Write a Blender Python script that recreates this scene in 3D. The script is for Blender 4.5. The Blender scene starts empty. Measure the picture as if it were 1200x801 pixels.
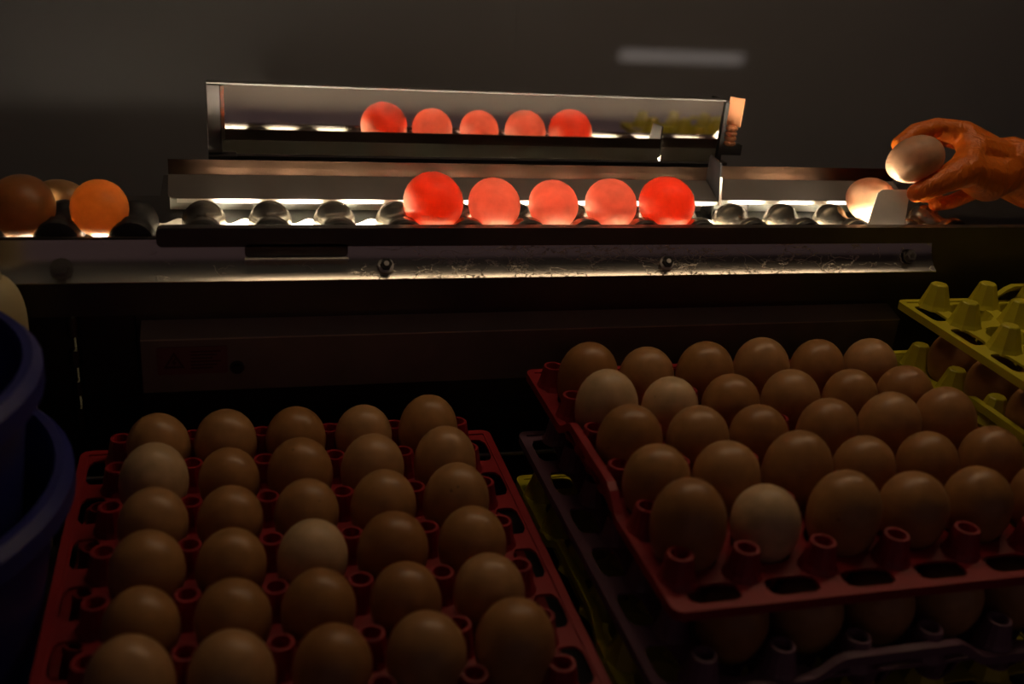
import bpy, bmesh, math, random
from mathutils import Vector, Matrix
random.seed(7)
PI = math.pi
S = bpy.context.scene
C = S.collection

# ------------------------------------------------------------------ camera
H = 1.335                                   # lens height above the floor, metres
F = 1220.4                                  # focal length in pixels of the 1200 px frame
TH, PITCH, ROLL = 0.2914, 0.4096, 0.0880
def _basis():
    cp, sp = math.cos(PITCH), math.sin(PITCH)
    fw, up, ri = Vector((0, cp, -sp)), Vector((0, sp, cp)), Vector((1, 0, 0))
    r = ri*math.cos(ROLL) + up*math.sin(ROLL)
    u = -ri*math.sin(ROLL) + up*math.cos(ROLL)
    m = Matrix.Rotation(-TH, 3, 'Z')
    return m @ r, m @ u, m @ fw
RI, UP, FW = _basis()
cam = bpy.data.cameras.new('camera'); co = bpy.data.objects.new('camera', cam); C.objects.link(co)
cam.sensor_width = 36; cam.lens = 36*F/1200; cam.clip_start = .02
mw = Matrix((RI, UP, -FW)).transposed().to_4x4(); mw.translation = (0, 0, H); co.matrix_world = mw
cam.dof.use_dof = True; cam.dof.focus_distance = .885; cam.dof.aperture_fstop = 5.0
S.camera = co
def ray(x, y): return RI*((x-600)/F) - UP*((y-400.5)/F) + FW
def atY(x, y, Y): d = ray(x, y); return d*(Y/d.y) + Vector((0, 0, H))
def px(p):
    v = Vector(p) - Vector((0, 0, H)); z = v.dot(FW)
    return 600+F*v.dot(RI)/z, 400.5-F*v.dot(UP)/z, z

# ------------------------------------------------------------------ world, exposure
W = bpy.data.worlds.new('world'); S.world = W; W.use_nodes = True
W.node_tree.nodes['Background'].inputs[0].default_value = (.55, .35, .6, 1)
W.node_tree.nodes['Background'].inputs[1].default_value = .006
S.view_settings.view_transform = 'Standard'; S.view_settings.look = 'None'
S.view_settings.exposure = 0; S.view_settings.gamma = 1; S.view_settings.use_curve_mapping = False
S.cycles.use_denoising = True
S.cycles.max_bounces = 12; S.cycles.diffuse_bounces = 6; S.cycles.glossy_bounces = 5; S.cycles.transmission_bounces = 12
S.cycles.sample_clamp_indirect = 20

TUBE_L = 10.5            # radiance of the added overhead tube
CANDLE_L = 400.0          # candling lamp radiance
# added narrow area light that draws the bright streak on the wall
ld = bpy.data.lights.new('wall_streak_light', 'AREA'); ld.shape = 'RECTANGLE'; ld.size = .2; ld.size_y = .006
ld.spread = math.radians(4); ld.energy = .003; ld.color = (1, .85, .7)
lo = bpy.data.objects.new('wall_streak_light', ld); C.objects.link(lo)
lo.location = (.615, 1.0, 1.075)
_t = atY(800, 67, 1.5) - Vector(lo.location); lo.rotation_euler = _t.to_track_quat('-Z', 'Y').to_euler()

# added dim fill behind the camera, lifts the faces turned towards it
ad_ = bpy.data.lights.new('camera_fill', 'AREA'); ad_.shape = 'RECTANGLE'; ad_.size = 4.2; ad_.size_y = 1.9; ad_.energy = .9; ad_.color = (1, .60, .62)
ao_ = bpy.data.objects.new('camera_fill', ad_); C.objects.link(ao_); ao_.location = (.5, -1.5, 1.5)
ao_.rotation_euler = Vector((0, 1, -.1)).to_track_quat('-Z', 'Y').to_euler()

# ------------------------------------------------------------------ materials
MATS = {}
def nodes(m): return m.node_tree.nodes, m.node_tree.links
def mat(name, col, rough=.5, metal=0., spec=.5, noise=0., nscale=30., bump=0., bscale=200., stretch=(1,1,1), coords='Object'):
    m = bpy.data.materials.new(name); m.use_nodes = True; n, l = nodes(m); b = n['Principled BSDF']
    b.inputs['Base Color'].default_value = (*col, 1); b.inputs['Roughness'].default_value = rough
    b.inputs['Metallic'].default_value = metal; b.inputs['Specular IOR Level'].default_value = spec
    tc = n.new('ShaderNodeTexCoord'); mp = n.new('ShaderNodeMapping'); mp.inputs['Scale'].default_value = stretch
    l.new(tc.outputs[coords], mp.inputs[0])
    if noise:
        t = n.new('ShaderNodeTexNoise'); t.inputs['Scale'].default_value = nscale; t.inputs['Detail'].default_value = 5
        l.new(mp.outputs[0], t.inputs['Vector'])
        r = n.new('ShaderNodeMapRange'); r.inputs[3].default_value = 1-noise; r.inputs[4].default_value = 1+noise
        l.new(t.outputs['Fac'], r.inputs[0])
        mx = n.new('ShaderNodeMix'); mx.data_type = 'RGBA'; mx.blend_type = 'MULTIPLY'; mx.inputs[0].default_value = 1
        mx.inputs[6].default_value = (*col, 1); l.new(r.outputs[0], mx.inputs[7]); l.new(mx.outputs[2], b.inputs['Base Color'])
    if bump:
        t = n.new('ShaderNodeTexNoise'); t.inputs['Scale'].default_value = bscale; t.inputs['Detail'].default_value = 3
        l.new(mp.outputs[0], t.inputs['Vector'])
        bp = n.new('ShaderNodeBump'); bp.inputs['Strength'].default_value = bump; bp.inputs['Distance'].default_value = .001
        l.new(t.outputs['Fac'], bp.inputs['Height']); l.new(bp.outputs[0], b.inputs['Normal'])
    MATS[name] = m; return m
def emit(name, col, s):
    m = bpy.data.materials.new(name); m.use_nodes = True; n, l = nodes(m); n.remove(n['Principled BSDF'])
    e = n.new('ShaderNodeEmission'); e.inputs[0].default_value = (*col, 1); e.inputs[1].default_value = s
    l.new(e.outputs[0], n['Material Output'].inputs[0]); MATS[name] = m; return m

mat('wall', (.25, .255, .285), .5, noise=.12, nscale=3)
mat('floor', (.08, .075, .07), .6, noise=.3, nscale=8)
mat('ceiling', (.3, .29, .28), .8, noise=.05)
mat('steel', (.42, .40, .385), .30, 1., noise=.15, nscale=40, bump=.05, bscale=300, stretch=(1, 8, 8))
mat('dark_steel', (.10, .09, .088), .42, .85, noise=.2, nscale=25, bump=.05)
mat('dull_steel', (.30, .285, .275), .5, .75, noise=.25, nscale=18, bump=.08)
mat('orange_glow_tone', (.85, .38, .19), .5)  # metal end parts of the mirror, orange glow of the eggs put into the colour
mat('skirt_paint', (.34, .34, .30), .6)
mat('lit_top_tone', (.55, .48, .40), .5, noise=.2)  # paler than the box, light on its top put into the colour
mat('warm_steel', (.060, .034, .022), .34, 1., noise=.2, nscale=40, bump=.04, bscale=200)
mat('grey_plate', (.16, .145, .14), .5, .3, noise=.18, nscale=30, bump=.05)
mat('black', (.012, .011, .012), .45)
mat('black_rubber', (.016, .015, .016), .5)
mat('roller', (.40, .35, .28), .26, 1., noise=.35, nscale=60, bump=.12, bscale=150)
mat('matte_tab', (.80, .78, .74), .6, .0, noise=.15, nscale=60)
mat('bolt', (.30, .28, .26), .35, .9)
mm = mat('mirror', (.86, .84, .80), .035, 1.)
_n, _l = nodes(mm); _d = _n.new('ShaderNodeBsdfDiffuse'); _d.inputs[0].default_value = (.5, .41, .32, 1)
_x = _n.new('ShaderNodeMixShader'); _x.inputs[0].default_value = .12; _l.new(_n['Principled BSDF'].outputs[0], _x.inputs[1]); _l.new(_d.outputs[0], _x.inputs[2]); _l.new(_x.outputs[0], _n['Material Output'].inputs[0])
mat('white_lining', (.75, .72, .66), .6, noise=.1)
mat('red_tray', (.30, .016, .022), .40, noise=.08, bump=.03)
mat('lavender_tray', (.20, .10, .15), .45, noise=.08)
mat('yellow_tray', (.56, .50, .022), .42, noise=.08)
mat('blue_tub', (.02, .024, .19), .45, noise=.1)
mat('cream_plastic', (.55, .47, .26), .5, noise=.2, nscale=20)
mat('sticker', (.20, .07, .075), .5)
mat('sticker_print', (.09, .025, .028), .5)
mat('table', (.045, .043, .045), .45, .6, noise=.2)
mat('lamp_white', (.5, .5, .48), .5)
emit('candle_lamp', (1, .86, .64), CANDLE_L)
emit('candle_lamp_weak', (1, .82, .58), CANDLE_L*.5)
emit('tube', (1, .70, .43), TUBE_L)
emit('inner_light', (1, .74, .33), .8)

def plate_mat():     # brushed steel with the torn edges of an old protective film
    m = mat('scratched_plate', (.62, .59, .54), .25, .95); n, l = nodes(m); b = n['Principled BSDF']
    tc = n.new('ShaderNodeTexCoord'); mp = n.new('ShaderNodeMapping'); mp.inputs['Scale'].default_value = (1, 1, 3.2)
    l.new(tc.outputs['Object'], mp.inputs[0])
    t = n.new('ShaderNodeTexNoise'); t.inputs['Scale'].default_value = 26; t.inputs['Detail'].default_value = 5; t.inputs['Roughness'].default_value = .62
    l.new(mp.outputs[0], t.inputs['Vector'])
    a = n.new('ShaderNodeMath'); a.operation = 'SUBTRACT'; a.inputs[1].default_value = .55; l.new(t.outputs['Fac'], a.inputs[0])
    ab = n.new('ShaderNodeMath'); ab.operation = 'ABSOLUTE'; l.new(a.outputs[0], ab.inputs[0])
    lt = n.new('ShaderNodeMapRange'); lt.inputs[1].default_value = .0105; lt.inputs[2].default_value = .004; lt.inputs[3].default_value = 0; lt.inputs[4].default_value = 1
    l.new(ab.outputs[0], lt.inputs[0])
    k = n.new('ShaderNodeTexNoise'); k.inputs['Scale'].default_value = 9; k.inputs['Detail'].default_value = 1; l.new(tc.outputs['Object'], k.inputs['Vector'])
    sx = n.new('ShaderNodeSeparateXYZ'); l.new(tc.outputs['Object'], sx.inputs[0])
    gx = n.new('ShaderNodeMapRange'); gx.inputs[1].default_value = .02; gx.inputs[2].default_value = .2; gx.inputs[3].default_value = -.02; gx.inputs[4].default_value = .10; l.new(sx.outputs[0], gx.inputs[0])
    ad = n.new('ShaderNodeMath'); ad.operation = 'ADD'; l.new(k.outputs['Fac'], ad.inputs[0]); l.new(gx.outputs[0], ad.inputs[1])
    ks = n.new('ShaderNodeMapRange'); ks.inputs[1].default_value = .48; ks.inputs[2].default_value = .51; l.new(ad.outputs[0], ks.inputs[0])
    lf = n.new('ShaderNodeMapRange'); lf.inputs[1].default_value = -.055; lf.inputs[2].default_value = -.03; l.new(sx.outputs[0], lf.inputs[0])
    mu = n.new('ShaderNodeMath'); mu.operation = 'MULTIPLY'; l.new(lt.outputs[0], mu.inputs[0]); l.new(ks.outputs[0], mu.inputs[1])
    m2 = n.new('ShaderNodeMath'); m2.operation = 'MULTIPLY'; l.new(mu.outputs[0], m2.inputs[0]); l.new(lf.outputs[0], m2.inputs[1])
    mx = n.new('ShaderNodeMix'); mx.data_type = 'RGBA'; mx.inputs[6].default_value = (.62, .59, .54, 1); mx.inputs[7].default_value = (.75, .68, .55, 1)
    l.new(m2.outputs[0], mx.inputs[0]); l.new(mx.outputs[2], b.inputs['Base Color'])
    me = n.new('ShaderNodeMapRange'); me.inputs[3].default_value = .95; me.inputs[4].default_value = .0; l.new(m2.outputs[0], me.inputs[0]); l.new(me.outputs[0], b.inputs['Metallic'])
    bp = n.new('ShaderNodeBump'); bp.inputs['Strength'].default_value = .25; bp.inputs['Distance'].default_value = .001
    l.new(m2.outputs[0], bp.inputs['Height']); l.new(bp.outputs[0], b.inputs['Normal'])
plate_mat()

def egg_mat(name, cols, trans=None, tw=0., rough=.33):
    """shell colours picked per egg; trans = colour of light that passes the shell, tw = how much passes"""
    m = bpy.data.materials.new(name); m.use_nodes = True; n, l = nodes(m); b = n['Principled BSDF']
    oi = n.new('ShaderNodeObjectInfo'); cr = n.new('ShaderNodeValToRGB'); cr.color_ramp.interpolation = 'LINEAR'
    e = cr.color_ramp.elements
    while len(e) < len(cols): e.new(.5)
    for i, c in enumerate(cols): e[i].position = i/(len(cols)-1); e[i].color = (*c, 1)
    l.new(oi.outputs['Random'], cr.inputs[0])
    tc = n.new('ShaderNodeTexCoord'); va = n.new('ShaderNodeVectorMath'); va.operation = 'ADD'
    sc = n.new('ShaderNodeMath'); sc.operation = 'MULTIPLY'; sc.inputs[1].default_value = 37; l.new(oi.outputs['Random'], sc.inputs[0])
    l.new(tc.outputs['Object'], va.inputs[0]); l.new(sc.outputs[0], va.inputs[1])
    t = n.new('ShaderNodeTexNoise'); t.inputs['Scale'].default_value = 130; t.inputs['Detail'].default_value = 4; l.new(va.outputs[0], t.inputs['Vector'])
    r = n.new('ShaderNodeMapRange'); r.inputs[1].default_value = .3; r.inputs[2].default_value = .7; r.inputs[3].default_value = .88; r.inputs[4].default_value = 1.1; l.new(t.outputs['Fac'], r.inputs[0])
    mx = n.new('ShaderNodeMix'); mx.data_type = 'RGBA'; mx.blend_type = 'MULTIPLY'; mx.inputs[0].default_value = 1
    l.new(cr.outputs[0], mx.inputs[6]); l.new(r.outputs[0], mx.inputs[7])
    v = n.new('ShaderNodeTexVoronoi'); v.inputs['Scale'].default_value = 75; l.new(va.outputs[0], v.inputs['Vector'])
    s1 = n.new('ShaderNodeMapRange'); s1.inputs[1].default_value = .10; s1.inputs[2].default_value = .06; l.new(v.outputs['Distance'], s1.inputs[0])
    v2 = n.new('ShaderNodeTexNoise'); v2.inputs['Scale'].default_value = 40; l.new(va.outputs[0], v2.inputs['Vector'])
    s2 = n.new('ShaderNodeMapRange'); s2.inputs[1].default_value = .58; s2.inputs[2].default_value = .62; l.new(v2.outputs['Fac'], s2.inputs[0])
    sm = n.new('ShaderNodeMath'); sm.operation = 'MULTIPLY'; l.new(s1.outputs[0], sm.inputs[0]); l.new(s2.outputs[0], sm.inputs[1])
    sk = n.new('ShaderNodeMath'); sk.operation = 'MULTIPLY'; sk.inputs[1].default_value = .55 if not trans else .2; l.new(sm.outputs[0], sk.inputs[0])
    m3 = n.new('ShaderNodeMix'); m3.data_type = 'RGBA'; l.new(sk.outputs[0], m3.inputs[0]); l.new(mx.outputs[2], m3.inputs[6]); m3.inputs[7].default_value = (.10, .055, .03, 1)
    l.new(m3.outputs[2], b.inputs['Base Color']); b.inputs['Roughness'].default_value = rough; b.inputs['Specular IOR Level'].default_value = .4
    bp = n.new('ShaderNodeBump'); bp.inputs['Strength'].default_value = .12; bp.inputs['Distance'].default_value = .0004
    t2 = n.new('ShaderNodeTexNoise'); t2.inputs['Scale'].default_value = 900; l.new(va.outputs[0], t2.inputs['Vector']); l.new(t2.outputs['Fac'], bp.inputs['Height']); l.new(bp.outputs[0], b.inputs['Normal'])
    if trans:
        tr = n.new('ShaderNodeBsdfTranslucent'); ms = n.new('ShaderNodeMixShader'); ms.inputs[0].default_value = tw
        tm = n.new('ShaderNodeMix'); tm.data_type = 'RGBA'; tm.blend_type = 'MULTIPLY'; tm.inputs[0].default_value = 1; tm.inputs[6].default_value = (*trans, 1)
        r2 = n.new('ShaderNodeMapRange'); r2.inputs[1].default_value = .3; r2.inputs[2].default_value = .7; r2.inputs[3].default_value = .9; r2.inputs[4].default_value = 1.06; l.new(t.outputs['Fac'], r2.inputs[0])
        l.new(r2.outputs[0], tm.inputs[7]); l.new(tm.outputs[2], tr.inputs[0])
        l.new(b.outputs[0], ms.inputs[1]); l.new(tr.outputs[0], ms.inputs[2]); l.new(ms.outputs[0], n['Material Output'].inputs[0])
    MATS[name] = m
browns = [(.34, .155, .052), (.42, .21, .08), (.37, .18, .062), (.50, .28, .125), (.40, .20, .07)]
egg_mat('egg_brown', browns)
egg_mat('egg_pale', [(.62, .42, .23), (.66, .46, .26)])
egg_mat('egg_red_glow', [(.50, .26, .17), (.50, .26, .17)], (.46, .070, .022), .62, .3)
egg_mat('egg_pink_glow', [(.55, .33, .24), (.55, .33, .24)], (.60, .21, .155), .5, .4)
egg_mat('egg_orange_dim', [(.45, .18, .035), (.45, .18, .035)], (.60, .28, .09), .38, .35)
egg_mat('egg_brown_dim', [(.26, .12, .04), (.26, .12, .04)], (.9, .40, .13), .08, .35)
egg_mat('egg_held', [(.55, .33, .2), (.55, .33, .2)], (1., .36, .14), .10, .4)

def glove_mat():
    m = mat('orange_glove', (.74, .165, .008), .42); n, l = nodes(m); b = n['Principled BSDF']
    tc = n.new('ShaderNodeTexCoord'); mp = n.new('ShaderNodeMapping'); mp.inputs['Scale'].default_value = (1, 1, .35); mp.inputs['Rotation'].default_value = (0, .7, 0)
    l.new(tc.outputs['Object'], mp.inputs[0])
    w = n.new('ShaderNodeTexNoise'); w.inputs['Scale'].default_value = 120; w.inputs['Detail'].default_value = 2; w.inputs['Distortion'].default_value = 1.2; l.new(mp.outputs[0], w.inputs['Vector'])
    bp = n.new('ShaderNodeBump'); bp.inputs['Strength'].default_value = .55; bp.inputs['Distance'].default_value = .005
    l.new(w.outputs['Fac'], bp.inputs['Height']); l.new(bp.outputs[0], b.inputs['Normal'])
    tr = n.new('ShaderNodeBsdfTranslucent'); tr.inputs[0].default_value = (.9, .2, .02, 1); ms = n.new('ShaderNodeMixShader'); ms.inputs[0].default_value = .06
    l.new(b.outputs[0], ms.inputs[1]); l.new(tr.outputs[0], ms.inputs[2]); l.new(ms.outputs[0], n['Material Output'].inputs[0])
glove_mat()

# ------------------------------------------------------------------ mesh helpers
def ob(name, mesh, m=None, parent=None, loc=None, rot=None, scale=None):
    o = bpy.data.objects.new(name, mesh); C.objects.link(o)
    if m and mesh is not None and not mesh.materials: mesh.materials.append(MATS[m])
    if parent: o.parent = parent
    if loc is not None: o.location = loc
    if rot is not None: o.rotation_euler = rot
    if scale is not None: o.scale = scale
    return o
def tag(o, label=None, cat=None, group=None, kind=None):
    if label: o['label'] = label
    if cat: o['category'] = cat
    if group: o['group'] = group
    if kind: o['kind'] = kind
    return o
def thing(name, label, cat, loc=(0, 0, 0), group=None, rz=0):
    return tag(ob(name, None, loc=loc, rot=(0, 0, rz)), label, cat, group)
def fin(bm, name, smooth=False):
    bmesh.ops.recalc_face_normals(bm, faces=bm.faces[:])
    me = bpy.data.meshes.new(name); bm.to_mesh(me); bm.free()
    if smooth:
        for p in me.polygons: p.use_smooth = True
        me.set_sharp_from_angle(angle=math.radians(42))
    return me
def box_bm(bm, a, b, bev=0.):
    v0 = set(bm.verts)
    r = bmesh.ops.create_cube(bm, size=1); vs = r['verts']
    for v in vs: v.co = Vector([(a[i]+b[i])/2 + v.co[i]*(b[i]-a[i]) for i in range(3)])
    if bev:
        es = list({e for v in vs for e in v.link_edges})
        bmesh.ops.bevel(bm, geom=es, offset=bev, segments=2, affect='EDGES', profile=.5)
def box(name, a, b, m, parent=None, bev=0.):
    bm = bmesh.new(); box_bm(bm, a, b, bev); return ob(name, fin(bm, name), m, parent)
def lathe(prof, n=24, close=False):
    """profile of (r, z) turned about z"""
    bm = bmesh.new(); rings = []
    for r, z in prof:
        if r < 1e-6: rings.append([bm.verts.new((0, 0, z))])
        else: rings.append([bm.verts.new((r*math.cos(2*PI*i/n), r*math.sin(2*PI*i/n), z)) for i in range(n)])
    for a, b in zip(rings[:-1], rings[1:]):
        for i in range(n):
            j = (i+1) % n
            if len(a) == 1 and len(b) == 1: continue
            if len(a) == 1: bm.faces.new((a[0], b[j], b[i]))
            elif len(b) == 1: bm.faces.new((a[i], a[j], b[0]))
            else: bm.faces.new((a[i], a[j], b[j], b[i]))
    return bm
def prism_bm(bm, poly, x0, x1, axis='x'):
    """polygon in the other two axes, extruded along one axis"""
    def P(u, v, w): return {'x': (w, u, v), 'y': (u, w, v), 'z': (u, v, w)}[axis]
    a = [bm.verts.new(P(u, v, x0)) for u, v in poly]; b = [bm.verts.new(P(u, v, x1)) for u, v in poly]
    n = len(poly)
    for i in range(n): bm.faces.new((a[i], a[(i+1) % n], b[(i+1) % n], b[i]))
    bm.faces.new(a); bm.faces.new(b)
def prism(name, poly, x0, x1, m, parent=None, axis='x', smooth=False):
    bm = bmesh.new(); prism_bm(bm, poly, x0, x1, axis); return ob(name, fin(bm, name, smooth), m, parent)
def strip_profile(pts, t):
    """thin sheet: polyline (y,z) thickened by t towards +y/-z side"""
    P = [Vector(p) for p in pts]; off = []
    for i, p in enumerate(P):
        d = (P[min(i+1, len(P)-1)] - P[max(i-1, 0)]).normalized(); off.append(p + Vector((-d.y, d.x))*t)
    return [tuple(p) for p in P] + [tuple(p) for p in reversed(off)]
def rrect(u0, u1, v0, v1, r, n=4):
    out = []
    for cx, cy, a0 in ((u1-r, v1-r, 0), (u0+r, v1-r, PI/2), (u0+r, v0+r, PI), (u1-r, v0+r, 1.5*PI)):
        for i in range(n+1): a = a0 + PI/2*i/n; out.append((cx+r*math.cos(a), cy+r*math.sin(a)))
    return out
def tube_bm(bm, p, q, r, n=10):
    p, q = Vector(p), Vector(q); d = (q-p).normalized(); a = d.orthogonal().normalized(); b = d.cross(a)
    A = [bm.verts.new(p+(a*math.cos(2*PI*i/n)+b*math.sin(2*PI*i/n))*r) for i in range(n)]
    B = [bm.verts.new(q+(a*math.cos(2*PI*i/n)+b*math.sin(2*PI*i/n))*r) for i in range(n)]
    for i in range(n): bm.faces.new((A[i], A[(i+1) % n], B[(i+1) % n], B[i]))
    bm.faces.new(A); bm.faces.new(B)
def tube(name, p, q, r, m, parent=None, n=10):
    bm = bmesh.new(); tube_bm(bm, p, q, r, n); return ob(name, fin(bm, name, True), m, parent)
ORD = ['zeroth', 'first', 'second', 'third', 'fourth', 'fifth', 'sixth', 'seventh', 'eighth', 'ninth', 'tenth', 'eleventh', 'twelfth',
       'thirteenth', 'fourteenth', 'fifteenth', 'sixteenth', 'seventeenth', 'eighteenth']

# ------------------------------------------------------------------ the room
def struct(o): return tag(o, kind='structure')
WY = 1.5
struct(box('floor', (-2.2, -1.6, -.05), (3.2, WY+.05, 0), 'floor'))
struct(box('ceiling', (-2.2, -1.6, 2.6), (3.2, WY+.05, 2.65), 'ceiling'))
wb = struct(box('wall_back', (-2.2, WY+.004, 0), (3.2, WY+.06, 2.6), 'wall'))
seam = atY(605, 30, WY).x
for k in range(-3, 4):                       # cladding panels, a seam between each two
    x0 = seam + k*.9
    x1 = min(x0+.9, 3.2)
    box('panel', (max(x0+.00015, -2.2), WY, .0), (x1-.00015, WY+.004, 2.6), 'wall', wb)
struct(box('wall_left', (-2.26, -1.6, 0), (-2.2, WY, 2.6), 'wall'))
struct(box('wall_right', (3.2, -1.6, 0), (3.26, WY, 2.6), 'wall'))
struct(box('wall_front', (-2.2, -1.66, 0), (3.2, -1.6, 2.6), 'wall'))

# ------------------------------------------------------------------ unseen tube lamp added over the machine for light from above
LX, LY, LZ = .52, .83, 1.72
lamp = thing('added_tube_lamp', 'long tube lamp added out of view, hanging above the candling machine', 'lamp', (LX, LY, LZ))
bm = bmesh.new(); prism_bm(bm, [(-.05, 0), (-.02, .035), (.02, .035), (.05, 0), (.047, 0), (.018, .031), (-.018, .031), (-.047, 0)], -.54, .54)
ob('lamp_shade', fin(bm, 'lamp_shade'), 'lamp_white', lamp)
bm = bmesh.new(); tube_bm(bm, (-.50, 0, .010), (.50, 0, .010), .012, 12); ob('tube', fin(bm, 'tube', True), 'tube', lamp)
for s in (-.4, .4):
    bm = bmesh.new(); tube_bm(bm, (s, 0, .033), (s, 0, 2.6-LZ), .004); ob('hanger', fin(bm, 'hanger'), 'steel', lamp)

# ------------------------------------------------------------------ candling machine
XL, XR = -.42, 1.05
mach = thing('candling_machine', 'long dark steel egg candling machine with a lit roller lane', 'machine', (0, 0, 0))
# bed behind and below the rollers, with the lamp channel between
box('bed', (-.052, .836, .70), (XR, .985, 1.068), 'dark_steel', mach)
box('bed', (XL, .836, .70), (-.052, .985, 1.048), 'dark_steel', mach)
box('base', (XL, .80, .0), (XR, .985, .70), 'dark_steel', mach)
box('channel_front', (XL, .7990, .975), (XR, .8005, 1.026), 'white_lining', mach)
box('channel_ledge', (XL, .7720, 1.021), (XR, .7990, 1.026), 'white_lining', mach)
box('channel_lining', (XL, .7701, 1.026), (XR, .7720, 1.075), 'white_lining', mach)
box('bar_lining', (-.03, .7671, 1.0755), (.62, .7686, 1.0885), 'white_lining', mach)
# white reflector at the back of the lamp channel, with a wavy upper edge
bm = bmesh.new(); N = 220
a = []; b = []
for i in range(N+1):
    x = -.05 + .66*i/N; z = 1.0715 + .0022*math.sin(2*PI*(x-.163)/.0508*2)
    a.append(bm.verts.new((x, .8352, .985))); b.append(bm.verts.new((x, .8352, z)))
for i in range(N): bm.faces.new((a[i], a[i+1], b[i+1], b[i]))
r = bmesh.ops.extrude_face_region(bm, geom=bm.faces[:]); bmesh.ops.translate(bm, verts=[v for v in r['geom'] if isinstance(v, bmesh.types.BMVert)], vec=(0, -.0015, 0))
ob('reflector', fin(bm, 'reflector'), 'white_lining', mach)
box('channel_floor', (XL, .8005, .975), (XR, .836, .985), 'dark_steel', mach)
dome = fin(lathe([(0, -.012), (.008, -.012), (.008, 0), (.0074, .0031), (.0057, .0057), (.0031, .0074), (0, .0080)], 16), 'bulb', True)
dome_hi, dome_lo = dome.copy(), dome.copy(); dome_hi.materials.append(MATS['candle_lamp']); dome_lo.materials.append(MATS['candle_lamp_weak'])
box('lamp_rail', (XL, .790, 1.030), (XR, .812, 1.034), 'dull_steel', mach)
for k in list(range(-6, -4)) + list(range(-3, 9)):
    e = ob('candling_lamp', None, parent=mach, loc=(.1630+k*.0508, .793 if k == 8 else .801, 1.0560 if k < -4 else 1.0660))
    ob('bulb', dome_lo if k < -4 else dome_hi, None, e)
    ob('socket', fin(lathe([(0, -.0320), (.0095, -.0320), (.0095, -.006), (.0085, -.006), (.0085, -.011), (0, -.0115)], 16), 'socket', True), 'dull_steel', e)
box('baffle', (-.034, .8005, .985), (-.030, .8335, 1.045), 'black', mach)
# front bar that hides the lower half of the rollers
bm = bmesh.new(); prism_bm(bm, rrect(-.0475, XR, 1.0755, 1.0900, .004), .758, .767, 'y')
ob('front_bar', fin(bm, 'front_bar'), 'dark_steel', mach)
box('lower_rail', (XL, .7655, 1.060), (XR, .7700, 1.0800), 'dark_steel', mach)
# scratched front plate, rolled outwards along its lower edge
prof = [(.7640, 1.0795), (.7628, 1.0750), (.7616, 1.0705)]
for i in range(1, 11):
    t = math.radians(15+46*i/10); prof.append((.7616-.03*(math.cos(math.radians(15))-math.cos(t)), 1.0705-.03*(math.sin(t)-math.sin(math.radians(15)))))
pp = strip_profile(prof, -.0012)
bm = bmesh.new(); prism_bm(bm, pp, -.335, .612); ob('front_plate', fin(bm, 'front_plate', True), 'scratched_plate', mach)
# torn edges of old protective film standing up from the plate
mat('film_edge', (.95, .86, .70), .34, .35)
cum = [0.]
for p_, q_ in zip(prof[:-1], prof[1:]): cum.append(cum[-1] + (Vector(q_)-Vector(p_)).length)
def on_plate(x, u):
    d = u*cum[-1]; i = max(0, min(len(prof)-2, sum(1 for c in cum if c <= d)-1)); t = (d-cum[i])/(cum[i+1]-cum[i])
    a, b = Vector(prof[i]), Vector(prof[i+1]); p_ = a+(b-a)*t; e = (b-a).normalized()
    nr = Vector((0, e.y, -e.x)).normalized(); return Vector((x, p_.x, p_.y)) + nr*.0012, nr
rs = random.Random(21); bm = bmesh.new()
def squiggle(x, u, n, st, ang, wob, w):
    pts = []
    for k in range(n):
        pts.append((x, u)); ang += rs.uniform(-wob, wob); ang *= .86
        x += st*math.cos(ang); u += st*math.sin(ang)/cum[-1]
        if not .18 < u < .84: u = max(.18, min(.84, u)); ang = -ang
    R = []
    for k, (x, u) in enumerate(pts):
        a, b = Vector(pts[max(k-1, 0)]), Vector(pts[min(k+1, n-1)]); d = (b-a); d.y *= cum[-1]
        d = d.normalized() if d.length > 0 else Vector((1, 0)); s_ = Vector((-d.y, d.x))*w*(.6+.6*rs.random())
        c, nr = on_plate(x, u); l_, _ = on_plate(x+s_.x, u+s_.y/cum[-1]); r_, _ = on_plate(x-s_.x, u-s_.y/cum[-1])
        R.append([bm.verts.new(l_-nr*.0002), bm.verts.new(c+nr*w*1.1), bm.verts.new(r_-nr*.0002)])
    for A, B in zip(R[:-1], R[1:]):
        bm.faces.new((A[0], A[1], B[1], B[0])); bm.faces.new((A[1], A[2], B[2], B[1]))
for k in range(9): squiggle(rs.uniform(-.025, .075), rs.uniform(.3, .72), rs.randint(5, 16), .0012, rs.uniform(-.4, .4), 1.1, .00022)
for k in range(60): squiggle(rs.choice([rs.uniform(.125, .52), rs.uniform(.13, .38)]), rs.uniform(.22, .80), rs.randint(6, 30), .0013, rs.uniform(-1.2, 1.2), rs.choice([.35, 1.0, 1.5]), .00028)
for k in range(26): squiggle(rs.uniform(.36, .58), rs.uniform(.45, .78), rs.randint(4, 10), .0012, rs.uniform(-.5, .5), 1.3, .00030)
fs = ob('film_scraps', fin(bm, 'film_scraps', False), 'film_edge', mach); fs['kind'] = 'stuff'
for p_ in fs.data.polygons: p_.use_smooth = True
# latch tab under the bar
x0, x1 = atY(287, 290, .757).x, atY(408, 290, .757).x
lt = prism('latch_tab', rrect(x0, x1, 1.0675, 1.0775, .003), .7580, .7640, 'dark_steel', mach, 'y')
prism('latch_glint', rrect(x0-.0004, x1+.0004, 1.0663, 1.0675, .0004), .7528, .7597, 'matte_tab', lt, 'y')  # pale ledge standing in for light caught along the tab's lower edge
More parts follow.
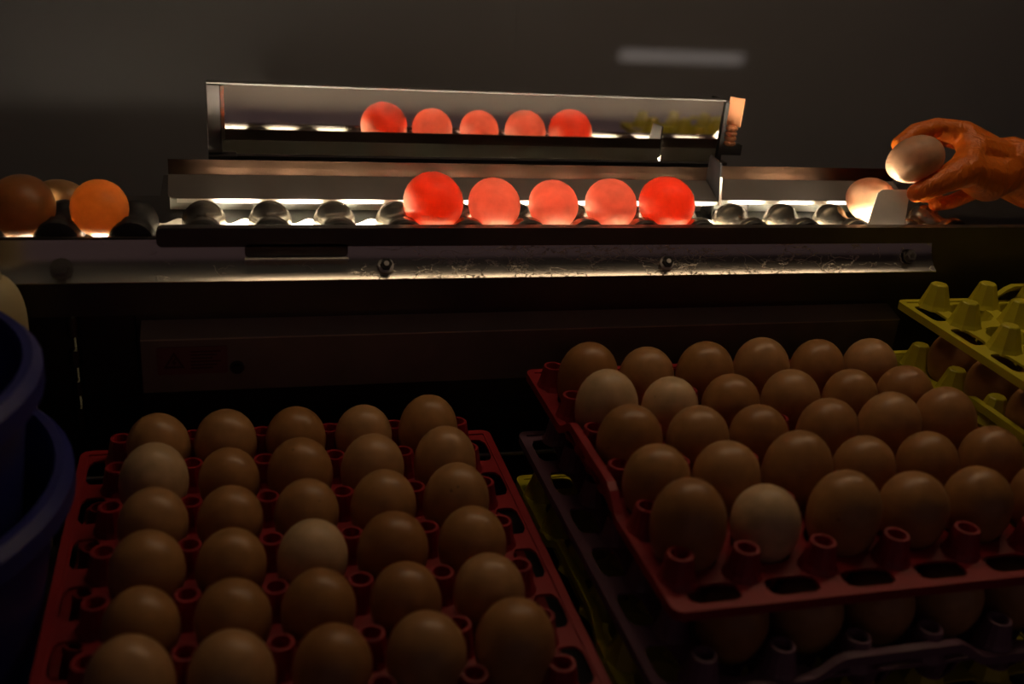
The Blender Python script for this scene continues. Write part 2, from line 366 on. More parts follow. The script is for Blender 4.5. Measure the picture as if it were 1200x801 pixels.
# lower panels with the hinge gap between
HX = -.1115
box('side_panel', (XL, .780, .70), (HX-.0007, .790, 1.026), 'black', mach)
box('channel_skirt', (XL, .7690, 1.018), (XR, .7701, 1.062), 'dark_steel', mach)
box('lower_panel', (HX+.0007, .7905, .70), (XR, .7990, 1.021), 'dark_steel', mach)
box('lower_panel', (HX+.0007, .780, .70), (-.068, .7905, 1.026), 'black', mach)
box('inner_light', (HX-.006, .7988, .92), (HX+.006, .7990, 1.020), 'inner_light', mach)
hz = [atY(x, y, .779).z for x, y in ((76, 330), (80.5, 354), (82, 371), (86, 393), (88, 409), (91.5, 428), (93.5, 445), (96, 461), (98, 476), (100, 500))]
hg = ob('hinge', None, parent=mach)
for k in range(0, 10, 2):
    bm = bmesh.new(); tube_bm(bm, (HX-.0006, .7785, hz[k]), (HX-.0006, .7785, hz[k+1]), .0042, 10); ob('knuckle', fin(bm, 'knuckle', True), 'dark_steel', hg)
prism('hinge_leaf', rrect(HX+.004, HX+.026, 1.026, 1.046, .003), .777, .780, 'dull_steel', hg, 'y')
prism('hinge_leaf', rrect(HX-.026, HX-.004, 1.026, 1.046, .003), .777, .780, 'dull_steel', hg, 'y')
# bolts
bmw = bmesh.new(); prism_bm(bmw, [(.0062*math.cos(2*PI*i/20), .0062*math.sin(2*PI*i/20)) for i in range(20)], -.0012, 0, 'y'); washer = fin(bmw, 'washer')
bmw = bmesh.new(); prism_bm(bmw, [(.0046*math.cos(2*PI*i/6), .0046*math.sin(2*PI*i/6)) for i in range(6)], -.0048, -.0012, 'y'); hexh = fin(bmw, 'hex_head')
bmw = bmesh.new(); prism_bm(bmw, [(.0020*math.cos(2*PI*i/12), .0020*math.sin(2*PI*i/12)) for i in range(12)], -.0056, -.0048, 'y'); stud = fin(bmw, 'stud')
def bolt(x, y, Y, hm='black', wm='bolt', s=1., tilt=0):
    p = atY(x, y, Y); e = ob('bolt', None, parent=mach, loc=(p.x, Y, p.z), scale=(s, s, s), rot=(-math.radians(tilt), 0, 0))
    for nm, me, m_ in (('washer', washer, wm), ('hex_head', hexh, hm), ('stud', stud, wm)):
        c = ob(nm, me.copy(), m_, e)
bolt(452, 311, .7540, 'black', 'matte_tab', tilt=40); bolt(781, 308, .7540, 'black', 'matte_tab', tilt=40); bolt(1065, 300, .7560, 'dull_steel', tilt=34); bolt(72, 315, .7545, 'bolt', 'bolt', 1.25, 36)
bolt(95, 350, .777, 'dull_steel', 'bolt', 1.1); bolt(57, 350, .777, 'dull_steel', 'bolt', 1.1)
# lamp housing box with sloped top
hx0, hx1 = -.064, .603
mat('housing_paint', (.22, .175, .15), .5, noise=.3, nscale=30)
hb = prism('lamp_housing', [(.768, .9970), (.768, .953), (.7905, .953), (.7905, 1.0035)], hx0, hx1, 'housing_paint', mach)
prism('lit_top_sheet', [(.7672, .9972), (.7672, .9984), (.7905, 1.0049), (.7905, 1.0037)], hx0, hx1, 'lit_top_tone', mach)  # added top sheet whose pale colour stands in for light on the box
p = atY(278, 430, .768); e = ob('screw', None, parent=mach, loc=(p.x, .768, p.z), scale=(.9, .9, .9))
ob('hex_head', hexh.copy(), 'black', e); ob('washer', washer.copy(), 'dark_steel', e)
# stickers
q0, q1 = atY(183, 407, .768), atY(267, 436, .768)
st = prism('warning_sticker', rrect(q0.x, q1.x, q1.z, q0.z, .0015), .7672, .7681, 'sticker', mach, 'y'); st['label'] = 'dark red warning sticker with a lightning triangle'
tx, tz, tr = q0.x+.0125, (q0.z+q1.z)/2-.0015, .0092
for k in range(3):
    a0, a1 = PI/2+2*PI*k/3, PI/2+2*PI*(k+1)/3
    A, B = Vector((tx+tr*math.cos(a0), tz+tr*math.sin(a0))), Vector((tx+tr*math.cos(a1), tz+tr*math.sin(a1)))
    n_ = (Vector((tx, tz))-(A+B)/2).normalized()*.0016
    prism('warning_triangle', [tuple(A), tuple(B), tuple(B+n_*1.0-(B-A).normalized()*.002), tuple(A+n_+(B-A).normalized()*.002)], .7669, .7673, 'sticker_print', st, 'y')
prism('lightning_mark', [(tx+.001, tz+.0045), (tx-.0022, tz-.0005), (tx-.0002, tz-.0005), (tx-.0012, tz-.004), (tx+.0022, tz+.001), (tx+.0002, tz+.001), (tx+.0022, tz+.0045)], .7669, .7673, 'sticker_print', st, 'y')
for k in range(6):
    z = q0.z-.0035-k*.0028; box('text_line', (q0.x+.025, .7669, z-.0012), (q1.x-.005-(k % 3)*.003, .7673, z), 'sticker_print', st)
q0, q1 = atY(1013, 318, .779), atY(1075, 342, .779)
s2 = prism('sticker', rrect(q0.x, q1.x, q1.z, q0.z, .0015), .7792, .7801, 'sticker', mach, 'y'); s2['label'] = 'faded pink sticker'

# back guide: two folded plates behind the rollers
gd = thing('egg_guide', 'folded steel guide plate behind the candled eggs, under the mirror', 'guide plate', (0, .86, 1.068))
def local(o, parent):
    o.matrix_parent_inverse = Matrix.Translation(-Vector(parent.location)); return o
def guide(x0, x1, par, rl, dz=0.):
    b0, t0 = Vector((.8450, 1.0870+dz)), Vector((.8750, 1.0985+dz)); L = (t0-b0).length; r = .007
    pts = [(x1, L), (x0, L), (x0, 0), (x1, 0)]
    if rl: pts = [(x1, L), (x0, L)] + [(x0+r-r*math.cos(a), r-r*math.sin(a)) for a in [PI/2*i/6 for i in range(7)]] + [(x1, 0)]
    bm = bmesh.new(); A, B = [], []
    for x, t in pts:
        p = b0 + (t0-b0)*(t/L); A.append(bm.verts.new((x, p.x, p.y))); B.append(bm.verts.new((x, p.x+.0004, p.y-.0011)))
    n = len(pts); bm.faces.new(A); bm.faces.new(B)
    for i in range(n): bm.faces.new((A[i], A[(i+1) % n], B[(i+1) % n], B[i]))
    local(ob('apron', fin(bm, 'apron'), 'grey_plate', par), par)
    local(prism('riser', strip_profile([(.8755, 1.0975+dz), (.8762, 1.1040+dz), (.8772, 1.1105+dz)], -.0012), x0, x1, 'warm_steel', par), par)
    local(prism('lower_hem', strip_profile([(.8450, 1.0866+dz), (.8442, 1.0835+dz)], .001), x0+.007, x1, 'matte_tab', par), par)
    local(box('back_skirt', (x0, .8770, 1.068), (x1, .8782, 1.1000+dz), 'skirt_paint', par), par)
    for xx in (x0+.03, x1-.03): local(box('stay', (xx-.006, .8560, 1.068), (xx+.006, .8580, 1.0905+dz), 'dark_steel', par), par)
guide(-.0425, .4384, gd, True)
gd2 = thing('egg_guide', 'shorter steel guide plate between the mirror end and the gloved hand', 'guide plate', (.53, .86, 1.068))
guide(.4404, .640, gd2, False, .0015)
dv = thing('divider_blade', 'thin upright steel blade between the two guide plates', 'divider', (.4395, .86, 1.068))
local(prism('blade', [(.8430, 1.0840), (.8430, 1.0890), (.8520, 1.1210), (.8760, 1.1230), (.8760, 1.068), (.855, 1.068), (.855, 1.0840)], .4385, .4403, 'black', dv), dv)
local(prism('bright_edge', [(.8423, 1.0845), (.8423, 1.0892), (.8480, 1.1090), (.8490, 1.1090), (.8431, 1.0890), (.8431, 1.0845)], .4383, .4405, 'matte_tab', dv), dv)
local(box('foot', (.4375, .858, 1.0678), (.4415, .876, 1.0715), 'dark_steel', dv), dv)

# mirror
MY, MX0, MX1, MZ0, MZ1 = .935, .001, .4745, 1.0985, 1.1620
mi = thing('mirror', 'long low mirror in a steel frame reflecting the candled eggs', 'mirror', (.24, .94, 1.068))
local(box('pane', (MX0, MY, MZ0+.002), (MX1, MY+.003, MZ1), 'mirror', mi), mi)
local(box('back_plate', (MX0, MY+.003, MZ0), (MX1, MY+.006, MZ1), 'dark_steel', mi), mi)
local(prism('top_lip', [(MY-.003, MZ1-.0002), (MY-.003, MZ1+.0014), (MY+.006, MZ1+.0014), (MY+.006, MZ1-.0002)], MX0-.012, MX1, 'steel', mi), mi)
local(box('lower_lip', (MX0-.010, MY-.004, MZ0-.003), (MX1, MY+.006, MZ0+.002), 'black', mi), mi)
br = local(box('end_bracket', (MX0-.0125, MY-.004, MZ0+.004), (MX0-.0005, MY+.006, MZ1), 'dark_steel', mi, .001), mi)
local(prism('inner_edge', [(MX0-.0005, MY-.006), (MX0+.0025, MY-.0005), (MX0-.0005, MY)], MZ0+.016, MZ1-.001, 'steel', mi, 'z'), mi)
local(box('foot', (MX0-.012, MY-.008, MZ0-.008), (MX0+.012, MY+.012, MZ0+.003), 'black', mi, .001), mi)
local(box('end_bracket', (MX1+.0005, MY-.003, MZ0-.004), (MX1+.0045, MY+.03, MZ1-.001), 'black', mi), mi)
local(prism('polished_flange', [(MX1+.0075, MY+.004), (MX1+.0175, MY-.007), (MX1+.0188, MY-.006), (MX1+.0088, MY+.005)], 1.138, 1.1655, 'orange_glow_tone', mi, 'z'), mi)
bm = bmesh.new()
prof = [(0, 1.119)]
for k in range(4):
    z = 1.119+k*.0048; prof += [(.0042, z), (.0058, z+.0012), (.0058, z+.0032), (.0042, z+.0044)]
prof += [(.004, 1.1390), (0, 1.1390)]
bm = lathe(prof, 16); bmesh.ops.translate(bm, verts=bm.verts[:], vec=(MX1+.0118, MY-.002, 0))
local(ob('threaded_stud', fin(bm, 'threaded_stud', False), 'orange_glow_tone', mi), mi)
local(box('stud_arm', (MX1+.0005, MY-.002, 1.109), (MX1+.026, MY+.008, 1.119), 'black', mi), mi)
for xx in (.06, .42):
    local(box('mount', (xx-.01, MY+.006, 1.068), (xx+.01, MY+.009, MZ1-.01), 'dark_steel', mi), mi)
for xx in (MX0-.004, MX1+.004):
    local(box('mount', (xx-.008, MY-.003, 1.068), (xx+.008, MY+.008, MZ0+.003), 'dark_steel', mi), mi)

# metal stop tab in front of the last egg
bm = bmesh.new()
tb = [atY(x, y, Y) for x, y, Y in ((1017, 264, .7690), (1060, 264, .7690), (1066, 226, .7850), (1062, 222, .7865), (1034, 222, .7865), (1029, 226, .7850))]
A = [bm.verts.new(p) for p in tb]; B = [bm.verts.new(p+Vector((0, .0011, -.0004))) for p in tb]
bm.faces.new(A); bm.faces.new(B)
for i in range(6): bm.faces.new((A[i], A[(i+1) % 6], B[(i+1) % 6], B[i]))
o = ob('stop_tab', fin(bm, 'stop_tab'), 'matte_tab')
tag(o, 'small light grey metal tab standing beside the orange glove', 'metal tab')

# ------------------------------------------------------------------ rollers
E0, RP, EY, EZ = .1630, .0508, .800, 1.098
rz_ = 1.0745
prof = [(0, -.0300), (.0085, -.0300), (.0135, -.0285), (.0160, -.0245), (.0168, -.0195), (.0152, -.0150), (.0126, -.0100), (.0118, 0),
        (.0126, .0100), (.0152, .0150), (.0170, .0195), (.0162, .0250), (.0135, .0290), (.0085, .0310), (0, .0310)]
bm = lathe(prof, 28); bmesh.ops.rotate(bm, verts=bm.verts[:], cent=(0, 0, 0), matrix=Matrix.Rotation(-PI/2, 3, 'X'))
roll_me = fin(bm, 'roller_body', True)
bm = lathe([(0, -.0318), (.0100, -.0318), (.0152, -.0305), (.0165, -.0280), (.0165, -.0265), (.0090, -.0262)], 28); bmesh.ops.rotate(bm, verts=bm.verts[:], cent=(0, 0, 0), matrix=Matrix.Rotation(-PI/2, 3, 'X'))
cap_me = fin(bm, 'end_cap', True)
bm = bmesh.new(); tube_bm(bm, (0, -.0345, 0), (0, .0350, 0), .003, 10); axle_me = fin(bm, 'axle', True)
roll_dark = roll_me.copy()
roll_me.materials.append(MATS['roller']); roll_dark.materials.append(MATS['black_rubber'])
ks = list(range(-7, 10))
for k in ks:
    n_ = len(ks) - ks.index(k)
    dark = k < -4
    t = thing('roller', (('black rubber' if dark else 'shiny steel') + ' lane roller, %s counted from the gloved hand end of the machine' % ORD[n_]), 'roller',
              (E0+(k+.5)*RP, EY+.003, rz_), 'rollers of the candling lane')
    ob('body', roll_dark if dark else roll_me, None, t, rot=(0, random.random()*6, 0))
    ob('end_cap', cap_me, 'black_rubber', t); ob('axle', axle_me, 'bolt', t)

# ------------------------------------------------------------------ eggs
def egg_mesh(nm, n=28, m=16):
    prof = []
    for i in range(m+1):
        t = PI*i/m; z = .0285*math.cos(t); r = .0220*math.sin(t)*(1+.085*math.cos(t))
        prof.append((max(r, 0) if 0 < i < m else 0, z))
    return fin(lathe(prof, n), nm, True)
EGG = {}
def egg(label, group, m, loc, rot=(0, 0, 0), s=(1, 1, 1)):
    if m not in EGG: EGG[m] = egg_mesh('egg_' + m); EGG[m].materials.append(MATS[m])
    o = ob('egg', EGG[m], None, None, loc, rot, s); tag(o, label, 'egg', group); return o
# candled eggs, lying across the lane between two rollers
cand = [(0, 1.085, 'egg_red_glow', 'glowing deep red egg with a white lit flank, largest of the candled eggs'),
        (1, .955, 'egg_pink_glow', 'glowing salmon pink egg beside the largest candled deep red egg'),
        (2, .925, 'egg_pink_glow', 'glowing salmon pink egg in the middle of the five candled eggs'),
        (3, .975, 'egg_pink_glow', 'glowing salmon pink egg, neighbour of the deep red egg near divider blade'),
        (4, 1.045, 'egg_red_glow', 'glowing deep red egg, candled egg nearest the divider blade')]
for k, d, m, lab in cand:
    egg(lab, 'five candled eggs on the rollers', m, (E0+k*RP, EY, EZ+(d-1)*.012), (PI/2+.05*random.uniform(-1, 1), random.random()*6, .06*random.uniform(-1, 1)), (d, d, d))
egg('orange egg lit white from below between black rollers', 'eggs on the lane', 'egg_orange_dim', (E0-5*RP+.0025, EY-.002, EZ-.0045), (PI/2, 1, .05), (.94, .94, 1.0))
egg('dark brown egg lit white from below at the black rollers, beside the orange egg', 'eggs on the lane', 'egg_brown_dim', (E0-6*RP+.0005, EY-.003, EZ-.0035), (PI/2, 2, -.05), (1.05, 1.05, 1.05))
p = atY(66, 236, .868)
egg('brown egg lying behind the dark brown egg on the black rollers', 'eggs on the lane', 'egg_brown', (p.x+.002, .868, 1.0745), (PI/2, .3, .9), (.92, .92, .95))
egg('brown egg lit white on one side, behind the small metal tab', 'eggs on the lane', 'egg_held', (atY(1020, 234, EY+.020).x, EY+.020, EZ-.001), (PI/2, .4, .1), (.93, .93, .93))

P = .05
LO, RO = Vector((-.0516, .6935, .9431)), Vector((.2606, .6709, .9951))
LOBS = [[(187,484),(264.7,479.6),(346.8,476),(426,474),(501,464)], [(180.4,520),(269,525),(352,512.8),(436,508.5),(521,501)],
        [(179,572),(269.5,568.5),(359,561),(449,551),(534,543)], [(172,622.5),(270.6,619),(366,608),(459.5,599),(553,593)],
        [(165,690),(273.6,678),(373,667),(476,658.5),(573.5,648.5)], [(153,747),(272,738.7),(389,733),(499.6,717.5),(603,703.5)]]
ROBS = [[(687.6,401.4),(757,406),(824.7,400),(890.6,395.6),(955.6,397),(1017.7,395.6)], [(710,431),(784,443),(855,438.4),(925,431.7),(995,432),(1058,427)],
        [(736.7,473.5),(817,475),(888,477),(968,465.8),(1039,458.6),(1104,453)], [(769,519.6),(849.7,515.7),(932,505),(1010.5,514),(1085.5,507.7),(1158.6,498)],
        [(805,558.6),(897,569),(990,552),(1069,552),(1143.6,546),(1222,541)]]
PALE = {('R', 1, 0), ('R', 1, 1), ('L', 3, 2), ('R', 4, 1), ('L', 1, 0)}
def fill(which, O, obs):
    for i, row in enumerate(obs):
        for j, (ox, oy) in enumerate(row):
            c = O + Vector((j*P, -i*P, 0)); x, y, z = px(c)
            d = -(c-Vector((0, 0, H))).normalized(); s = d.z
            hh = math.sqrt((.022*s)**2+.0285**2*(1-s*s))
            dx = max(-.0035, min(.0035, (ox-x)*z/F)); dy = (y-hh*F/z-oy)*z/F       # the real egg is this much taller
            sz = max(.92, min(1.12, 1+dy/.0300)); sx = max(.94, min(1.035, 1+(sz-1)*.55+random.uniform(-.02, .02)))
            pale = (which, i, j) in PALE
            adj = 'pale' if pale else 'brown'
            if which == 'L': lab = '%s egg in the lower red tray, %s row from the machine, %s from blue tubs' % (adj, ORD[i+1], ORD[j+1])
            else: lab = '%s egg in the higher red tray, %s row from machine, %s from yellow trays' % (adj, ORD[i+1], ORD[6-j])
            egg(lab, 'eggs in the lower red tray' if which == 'L' else 'eggs in the higher red tray', 'egg_pale' if pale else 'egg_brown',
                (c.x+dx, c.y, c.z+.0285*(sz-1)*.4), (random.uniform(-.10, .10), random.uniform(-.10, .10), random.uniform(0, 6)), (sx, sx, sz))
fill('L', LO, LOBS); fill('R', RO, ROBS)

# ------------------------------------------------------------------ egg trays
ZR, T = -.015, .002
def lattice_mesh():
    bm = bmesh.new(); n = 16; rh = .0192
    key = {}
    def V(x, y):
        k = (round(x, 5), round(y, 5))
        if k not in key: key[k] = bm.verts.new((x, y, ZR))
        return key[k]
    def holed(cx, cy, ax, ay, hx, hy, ox=0, sq=False):
        out, inn = [], []
        for i in range(n):
            a = 2*PI*(i+.5)/n; c, s = math.cos(a), math.sin(a); k = 1/max(abs(c), abs(s))
            u, v = c*k, s*k
            out.append(V(cx+ax*u, cy+ay*v))
            if sq: k2 = 1/(abs(c)**4+abs(s)**4)**.25; inn.append(V(cx+ox+hx*c*k2, cy+hy*s*k2))
            else: inn.append(V(cx+hx*c, cy+hy*s))
        for i in range(n): bm.faces.new((out[i], out[(i+1) % n], inn[(i+1) % n], inn[i]))
        for sx_, sy_ in ((1, 1), (-1, 1), (-1, -1), (1, -1)):       # square corners cut by the ring
            cs = [o for o in out if (o.co.x-cx)*sx_ > 0 and (o.co.y-cy)*sy_ > 0]
            cs.sort(key=lambda o: (o.co - Vector((cx+ax*sx_, cy+ay*sy_, ZR))).length)
            try: bm.faces.new((cs[0], V(cx+ax*sx_, cy+ay*sy_), cs[1]))
            except Exception: pass
    for i in range(5):
        for j in range(6): holed((i-2)*P, (j-2.5)*P, P/2, P/2, rh, rh)
    for sx_ in (-1, 1):
        for j in range(6): holed(sx_*2.77*P, (j-2.5)*P, .27*P, P/2, .0085, .0165, sx_*.0012, True)
    bmesh.ops.remove_doubles(bm, verts=bm.verts[:], dist=1e-5)
    for sy_ in (-1, 1):
        a = 3.04*P
        vs = [bm.verts.new(v) for v in ((-a, sy_*3*P, ZR), (a, sy_*3*P, ZR), (a, sy_*a*1.0, ZR), (-a, sy_*a, ZR))]; bm.faces.new(vs)
    bmesh.ops.recalc_face_normals(bm, faces=bm.faces[:])
    r = bmesh.ops.extrude_face_region(bm, geom=bm.faces[:]); bmesh.ops.translate(bm, verts=[v for v in r['geom'] if isinstance(v, bmesh.types.BMVert)], vec=(0, 0, -T))
    return fin(bm, 'lattice')
def rim_mesh():
    """folded edge swept round the square; it arches up in the middle of two sides"""
    a, rc = 3.1*P, .007; path = []
    corners = [(a, a, 0), (-a, a, PI/2), (-a, -a, PI), (a, -a, 1.5*PI)]
    for q, (cx, cy, a0) in enumerate(corners):
        ccx, ccy = cx-math.copysign(rc, cx), cy-math.copysign(rc, cy)
        for i in range(5):
            t = a0+PI/2*i/4; path.append((ccx+rc*math.cos(t), ccy+rc*math.sin(t)))
        if q in (0, 2):
            s = -1 if q == 0 else 1
            for i in range(-12, 13): path.append((s*i*P*.13, cy))
    n = len(path); sec = [(.0, -.0052), (.0, .0012), (-.0058, .0012), (-.0058, -.001), (-.0016, -.001), (-.0016, -.0052)]
    bm = bmesh.new(); rings = []
    for i, (x, y) in enumerate(path):
        p0, p1 = Vector(path[i-1]), Vector(path[(i+1) % n]); d = (p1-p0).normalized(); nrm = Vector((d.y, -d.x))
        up = 0
        if abs(abs(y)-a) < 1e-6 and abs(x) < 1.45*P:
            t = max(0, min(1, (1.25*P-abs(x))/(.5*P))); up = .013*t*t*(3-2*t)
        rings.append([bm.verts.new((x+nrm.x*u, y+nrm.y*u, ZR+w+up)) for u, w in sec])
    m = len(sec)
    for i in range(n):
        A, B = rings[i], rings[(i+1) % n]
        for j in range(m): bm.faces.new((A[j], A[(j+1) % m], B[(j+1) % m], B[j]))
    return fin(bm, 'rim')
def cup_mesh():
    n = 16; lv = [(.0194, ZR-.001), (.0170, ZR-.012), (.0135, ZR-.024), (.0092, -.0462), (.0092, -.0480)]
    bm = bmesh.new(); G = [[bm.verts.new((r*math.cos(2*PI*(i+.5)/n), r*math.sin(2*PI*(i+.5)/n), z)) for i in range(n)] for r, z in lv]
    for k in range(4):
        for i in range(n):
            if k in (1, 2) and i % 4 in (3,): continue
            j = (i+1) % n; bm.faces.new((G[k][i], G[k][j], G[k+1][j], G[k+1][i]))
    return bm_solid(bm, 'cup', .0011)
def bm_solid(bm, name, t):
    bmesh.ops.recalc_face_normals(bm, faces=bm.faces[:]); bmesh.ops.solidify(bm, geom=bm.faces[:], thickness=t); return fin(bm, name)
ring_post = fin(lathe([(.0128, ZR-.001), (.0104, ZR+.004), (.0080, .0015), (.0076, .0030), (.0058, .0030), (.0050, -.0010), (.0046, -.0075), (0, -.0080)], 14), 'post', False)
flat_post = fin(lathe([(.0150, ZR-.001), (.0128, ZR+.003), (.0072, .0050), (.0062, .0058), (0, .0058)], 8), 'post', False)
LAT, RIM, CUP = lattice_mesh(), rim_mesh(), cup_mesh()
def coloured(me, m): c = me.copy(); c.materials.clear(); c.materials.append(MATS[m]); return c
KIT = {}
def tray(label, m, loc, rot90=False, posts=True):
    if m not in KIT: KIT[m] = [coloured(x, m) for x in (LAT, RIM, CUP, flat_post if m == 'yellow_tray' else ring_post)]
    L_, R_, U_, Q_ = KIT[m]
    t = thing('egg_tray', label, 'egg tray', loc, 'plastic egg trays', PI/2 if rot90 else 0)
    ob('lattice', L_, None, t); ob('rim', R_, None, t)
    for i in range(5):
        for j in range(6): ob('cup', U_, None, t, ((i-2)*P, (j-2.5)*P, 0))
    for i in range(6):
        for j in range(7): ob('post', Q_, None, t, ((i-2.5)*P, max(-.1415, min(.1415, (j-3)*P)), 0))
    return t
AC = Vector((LO.x+2*P, LO.y-2.5*P, 0)); BC = Vector((RO.x+2.5*P, RO.y-2*P, 0)); CC = Vector((.7235, .5800, 0))
zt = .8961
tray('red plastic tray of brown eggs beside the blue tubs', 'red_tray', (AC.x, AC.y, LO.z))
tray('empty red tray right under the egg tray beside the blue tubs', 'red_tray', (AC.x, AC.y, zt), True)
tray('red plastic tray of brown eggs on top of the lavender tray', 'red_tray', (BC.x, BC.y, RO.z), True)
tray('lavender plastic tray of eggs under the higher red tray', 'lavender_tray', (BC.x-.004, BC.y-.008, .9425))
tray('yellow green tray under the lavender tray', 'yellow_tray', (BC.x, BC.y, zt), True)
tray('empty yellow tray on top of the stack of yellow trays', 'yellow_tray', (CC.x, CC.y, 1.0450))
tray('yellow tray of eggs right under the empty yellow tray', 'yellow_tray', (CC.x, CC.y, .9954), True)
tray('third yellow tray down in the stack of yellow trays', 'yellow_tray', (CC.x, CC.y, .9458))
tray('lowest yellow tray of the stack topped by an empty yellow tray', 'yellow_tray', (CC.x, CC.y, zt), True)
for i in range(6):                     # eggs of the lavender tray that show past the red one
    for j in range(5):
        if i == 5 or j == 0:
            lab = 'brown egg in lavender tray, row %s from machine, %s from yellow trays' % (['one', 'two', 'three', 'four', 'five', 'six'][i], ORD[5-j])
            egg(lab, 'eggs in the lavender tray', 'egg_brown', (BC.x+(j-2)*P, BC.y+(2.5-i)*P, .9446), (random.uniform(-.08, .08), random.uniform(-.08, .08), random.random()*6), (.98, .98, .94))
for i in range(5):                     # eggs under the empty yellow tray
    for j in range(2):
        egg('brown egg under the empty yellow tray, row %s from machine, %s from higher red tray' % (['one', 'two', 'three', 'four', 'five'][i], ORD[j+1]), 'eggs in the yellow tray', 'egg_brown',
            (CC.x+(j-2.5)*P, CC.y+(2-i)*P, .9944), (random.uniform(-.08, .08), random.uniform(-.08, .08), random.random()*6), (.98, .98, .96))

# ------------------------------------------------------------------ table
tz0 = .8481
tb_ = thing('work_table', 'dark steel table carrying the egg trays in front of the machine', 'table', (.3, .5, 0))
local(box('table_top', (-.55, .20, tz0-.025), (1.15, .748, tz0), 'table', tb_, .002), tb_)
for x in (-.5, 1.1):
    for y in (.25, .70): local(box('leg', (x-.02, y-.02, 0), (x+.02, y+.02, tz0-.025), 'table', tb_), tb_)
p0 = atY(515, 536, .744); 
local(tube('back_rail', (-.50, .744, p0.z), (1.10, .744, p0.z), .0022, 'steel', tb_), tb_)
for x in (-.5, .21, 1.1): local(tube('rail_post', (x, .744, tz0), (x, .744, p0.z), .003, 'steel', tb_), tb_)

# ------------------------------------------------------------------ blue tubs and cream bottle
def tub(label, x, y, z0, h, r, rb):
    t = thing('tub', label, 'tub', (x, y, z0), 'blue plastic tubs')
    ob('body', fin(lathe([(0, 0), (rb, 0), (r-.004, h-.004), (r-.007, h-.004), (rb-.003, .003), (0, .003)], 48), 'body', True), 'blue_tub', t)
    ob('rim', fin(lathe([(r-.008, h-.004), (r-.006, h+.001), (r-.001, h+.001), (r+.004, h-.004), (r+.004, h-.016), (r+.001, h-.016), (r+.0005, h-.006), (r-.008, h-.006), (r-.008, h-.004)], 48), 'rim', True), 'blue_tub', t)
tub('upper blue plastic tub, sitting inside another blue tub', -.2360, .560, tz0+.0032, .2230, .133, .101)
tub('lower blue plastic tub holding another blue tub, on the table', -.2320, .560, tz0, .160, .140, .108)
bt = thing('bottle', 'cream plastic bottle with a rounded shoulder behind the blue tubs', 'bottle', (-.1600, .7180, tz0))
prof = [(0, 0), (.025, 0), (.028, .004), (.028, .190)]
for i in range(1, 9): t = PI/2*i/9; prof.append((.013+.015*math.cos(t), .190+.030*math.sin(t)))
prof += [(.013, .230), (0, .230)]
ob('body', fin(lathe(prof, 32), 'body', True), 'cream_plastic', bt)
ob('cap', fin(lathe([(0, .228), (.0145, .228), (.0145, .243), (.0135, .245), (0, .245)], 24), 'cap'), 'cream_plastic', bt)

# ------------------------------------------------------------------ gloved hand holding an egg
hc = atY(1072, 187, .796)
ax = Vector((1, .12, .33)).normalized()
qe = ax.to_track_quat('Z', 'Y')
egg('brown egg held in the orange gloved hand', 'eggs on the lane', 'egg_held', hc, qe.to_euler(), (.93, .93, .98))
def cap_chain(bm, pts):
    for (p, r), (q, s) in zip(pts[:-1], pts[1:]):
        d = q-p; L = d.length; n = max(2, int(L/.0035))
        for i in range(n+1):
            t = i/n; bmesh.ops.create_icosphere(bm, subdivisions=2, radius=r+(s-r)*t, matrix=Matrix.Translation(p+d*t))
def N(x, y, Y, r): return (atY(x, y, Y), r)
bm = bmesh.new()
W0, W1 = N(1218, 211, .822, .0315), N(1345, 224, .865, .034)
PH = N(1180, 195, .818, .0290)
K1, K2, K3, K4 = N(1130, 157, .822, .0125), N(1140, 164, .840, .0125), N(1152, 184, .852, .0118), N(1164, 206, .852, .0105)
cap_chain(bm, [W1, W0, PH])
for K in (K1, K2, K3, K4): cap_chain(bm, [(PH[0], .019), ((PH[0]+K[0])/2, .0165), K])
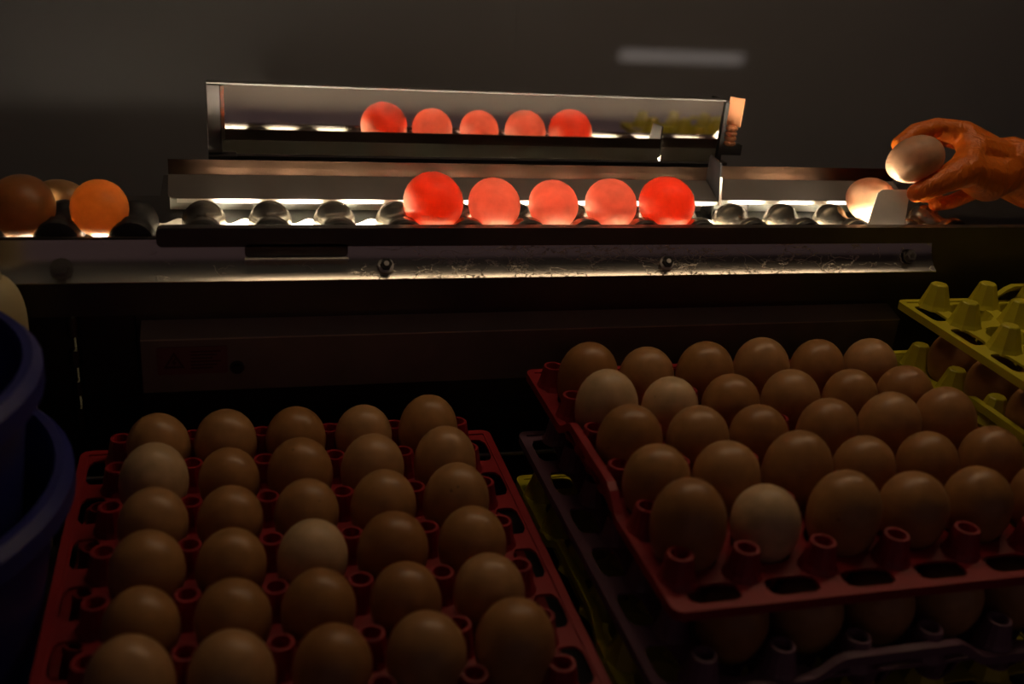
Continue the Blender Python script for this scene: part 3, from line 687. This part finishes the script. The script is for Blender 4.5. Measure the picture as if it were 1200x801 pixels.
cap_chain(bm, [K1, K2, K3, K4])
cap_chain(bm, [K1, N(1098, 150, .826, .0100), N(1073, 155, .820, .0088), N(1054, 169, .8135, .0076)])
cap_chain(bm, [K2, N(1106, 160, .848, .0098), N(1080, 171, .847, .0088), N(1062, 186, .838, .0078)])
cap_chain(bm, [K3, N(1122, 200, .853, .0092), N(1100, 219, .843, .0084), N(1084, 229, .829, .0075)])
cap_chain(bm, [K4, N(1138, 226, .846, .0082), N(1116, 236, .832, .0074), N(1096, 240, .818, .0066)])
TM = N(1132, 199, .788, .0165)
cap_chain(bm, [(PH[0]+Vector((-.004, -.006, -.002)), .021), N(1158, 210, .798, .0215), TM, N(1106, 211, .7785, .0122), N(1086, 221, .7775, .0104), N(1074, 226, .7790, .0088)])
cap_chain(bm, [(PH[0], .024), ((TM[0]+K1[0])/2+Vector((.013, .004, 0)), .0165)])
cap_chain(bm, [TM, ((TM[0]+K1[0])/2+Vector((.007, 0, 0)), .0125), K1])
me = fin(bm, 'hand_lumps'); tmp = bpy.data.objects.new('tmp', me); C.objects.link(tmp)
md = tmp.modifiers.new('r', 'REMESH'); md.mode = 'VOXEL'; md.voxel_size = .0013
sm = tmp.modifiers.new('s', 'SMOOTH'); sm.factor = .5; sm.iterations = 6
dg = bpy.context.evaluated_depsgraph_get(); hm = bpy.data.meshes.new_from_object(tmp.evaluated_get(dg)); hm.name = 'gloved_hand'
bpy.data.objects.remove(tmp)
for p_ in hm.polygons: p_.use_smooth = True
hm.materials.clear()
person = thing('person', 'hand in an orange rubber glove lifting a brown egg off the rollers', 'person', W1[0])
local(ob('gloved_hand', hm, 'orange_glove', person), person)
cuff_d = (W1[0]-W0[0]).normalized()
bm = lathe([(.0335, 0), (.0350, .002), (.0360, .09), (.0385, .26), (.0, .26)], 24)
cf = ob('sleeve', fin(bm, 'sleeve', True), 'black', person); cf.rotation_mode = 'QUATERNION'; cf.rotation_quaternion = cuff_d.to_track_quat('Z', 'Y'); cf.location = -cuff_d*.012
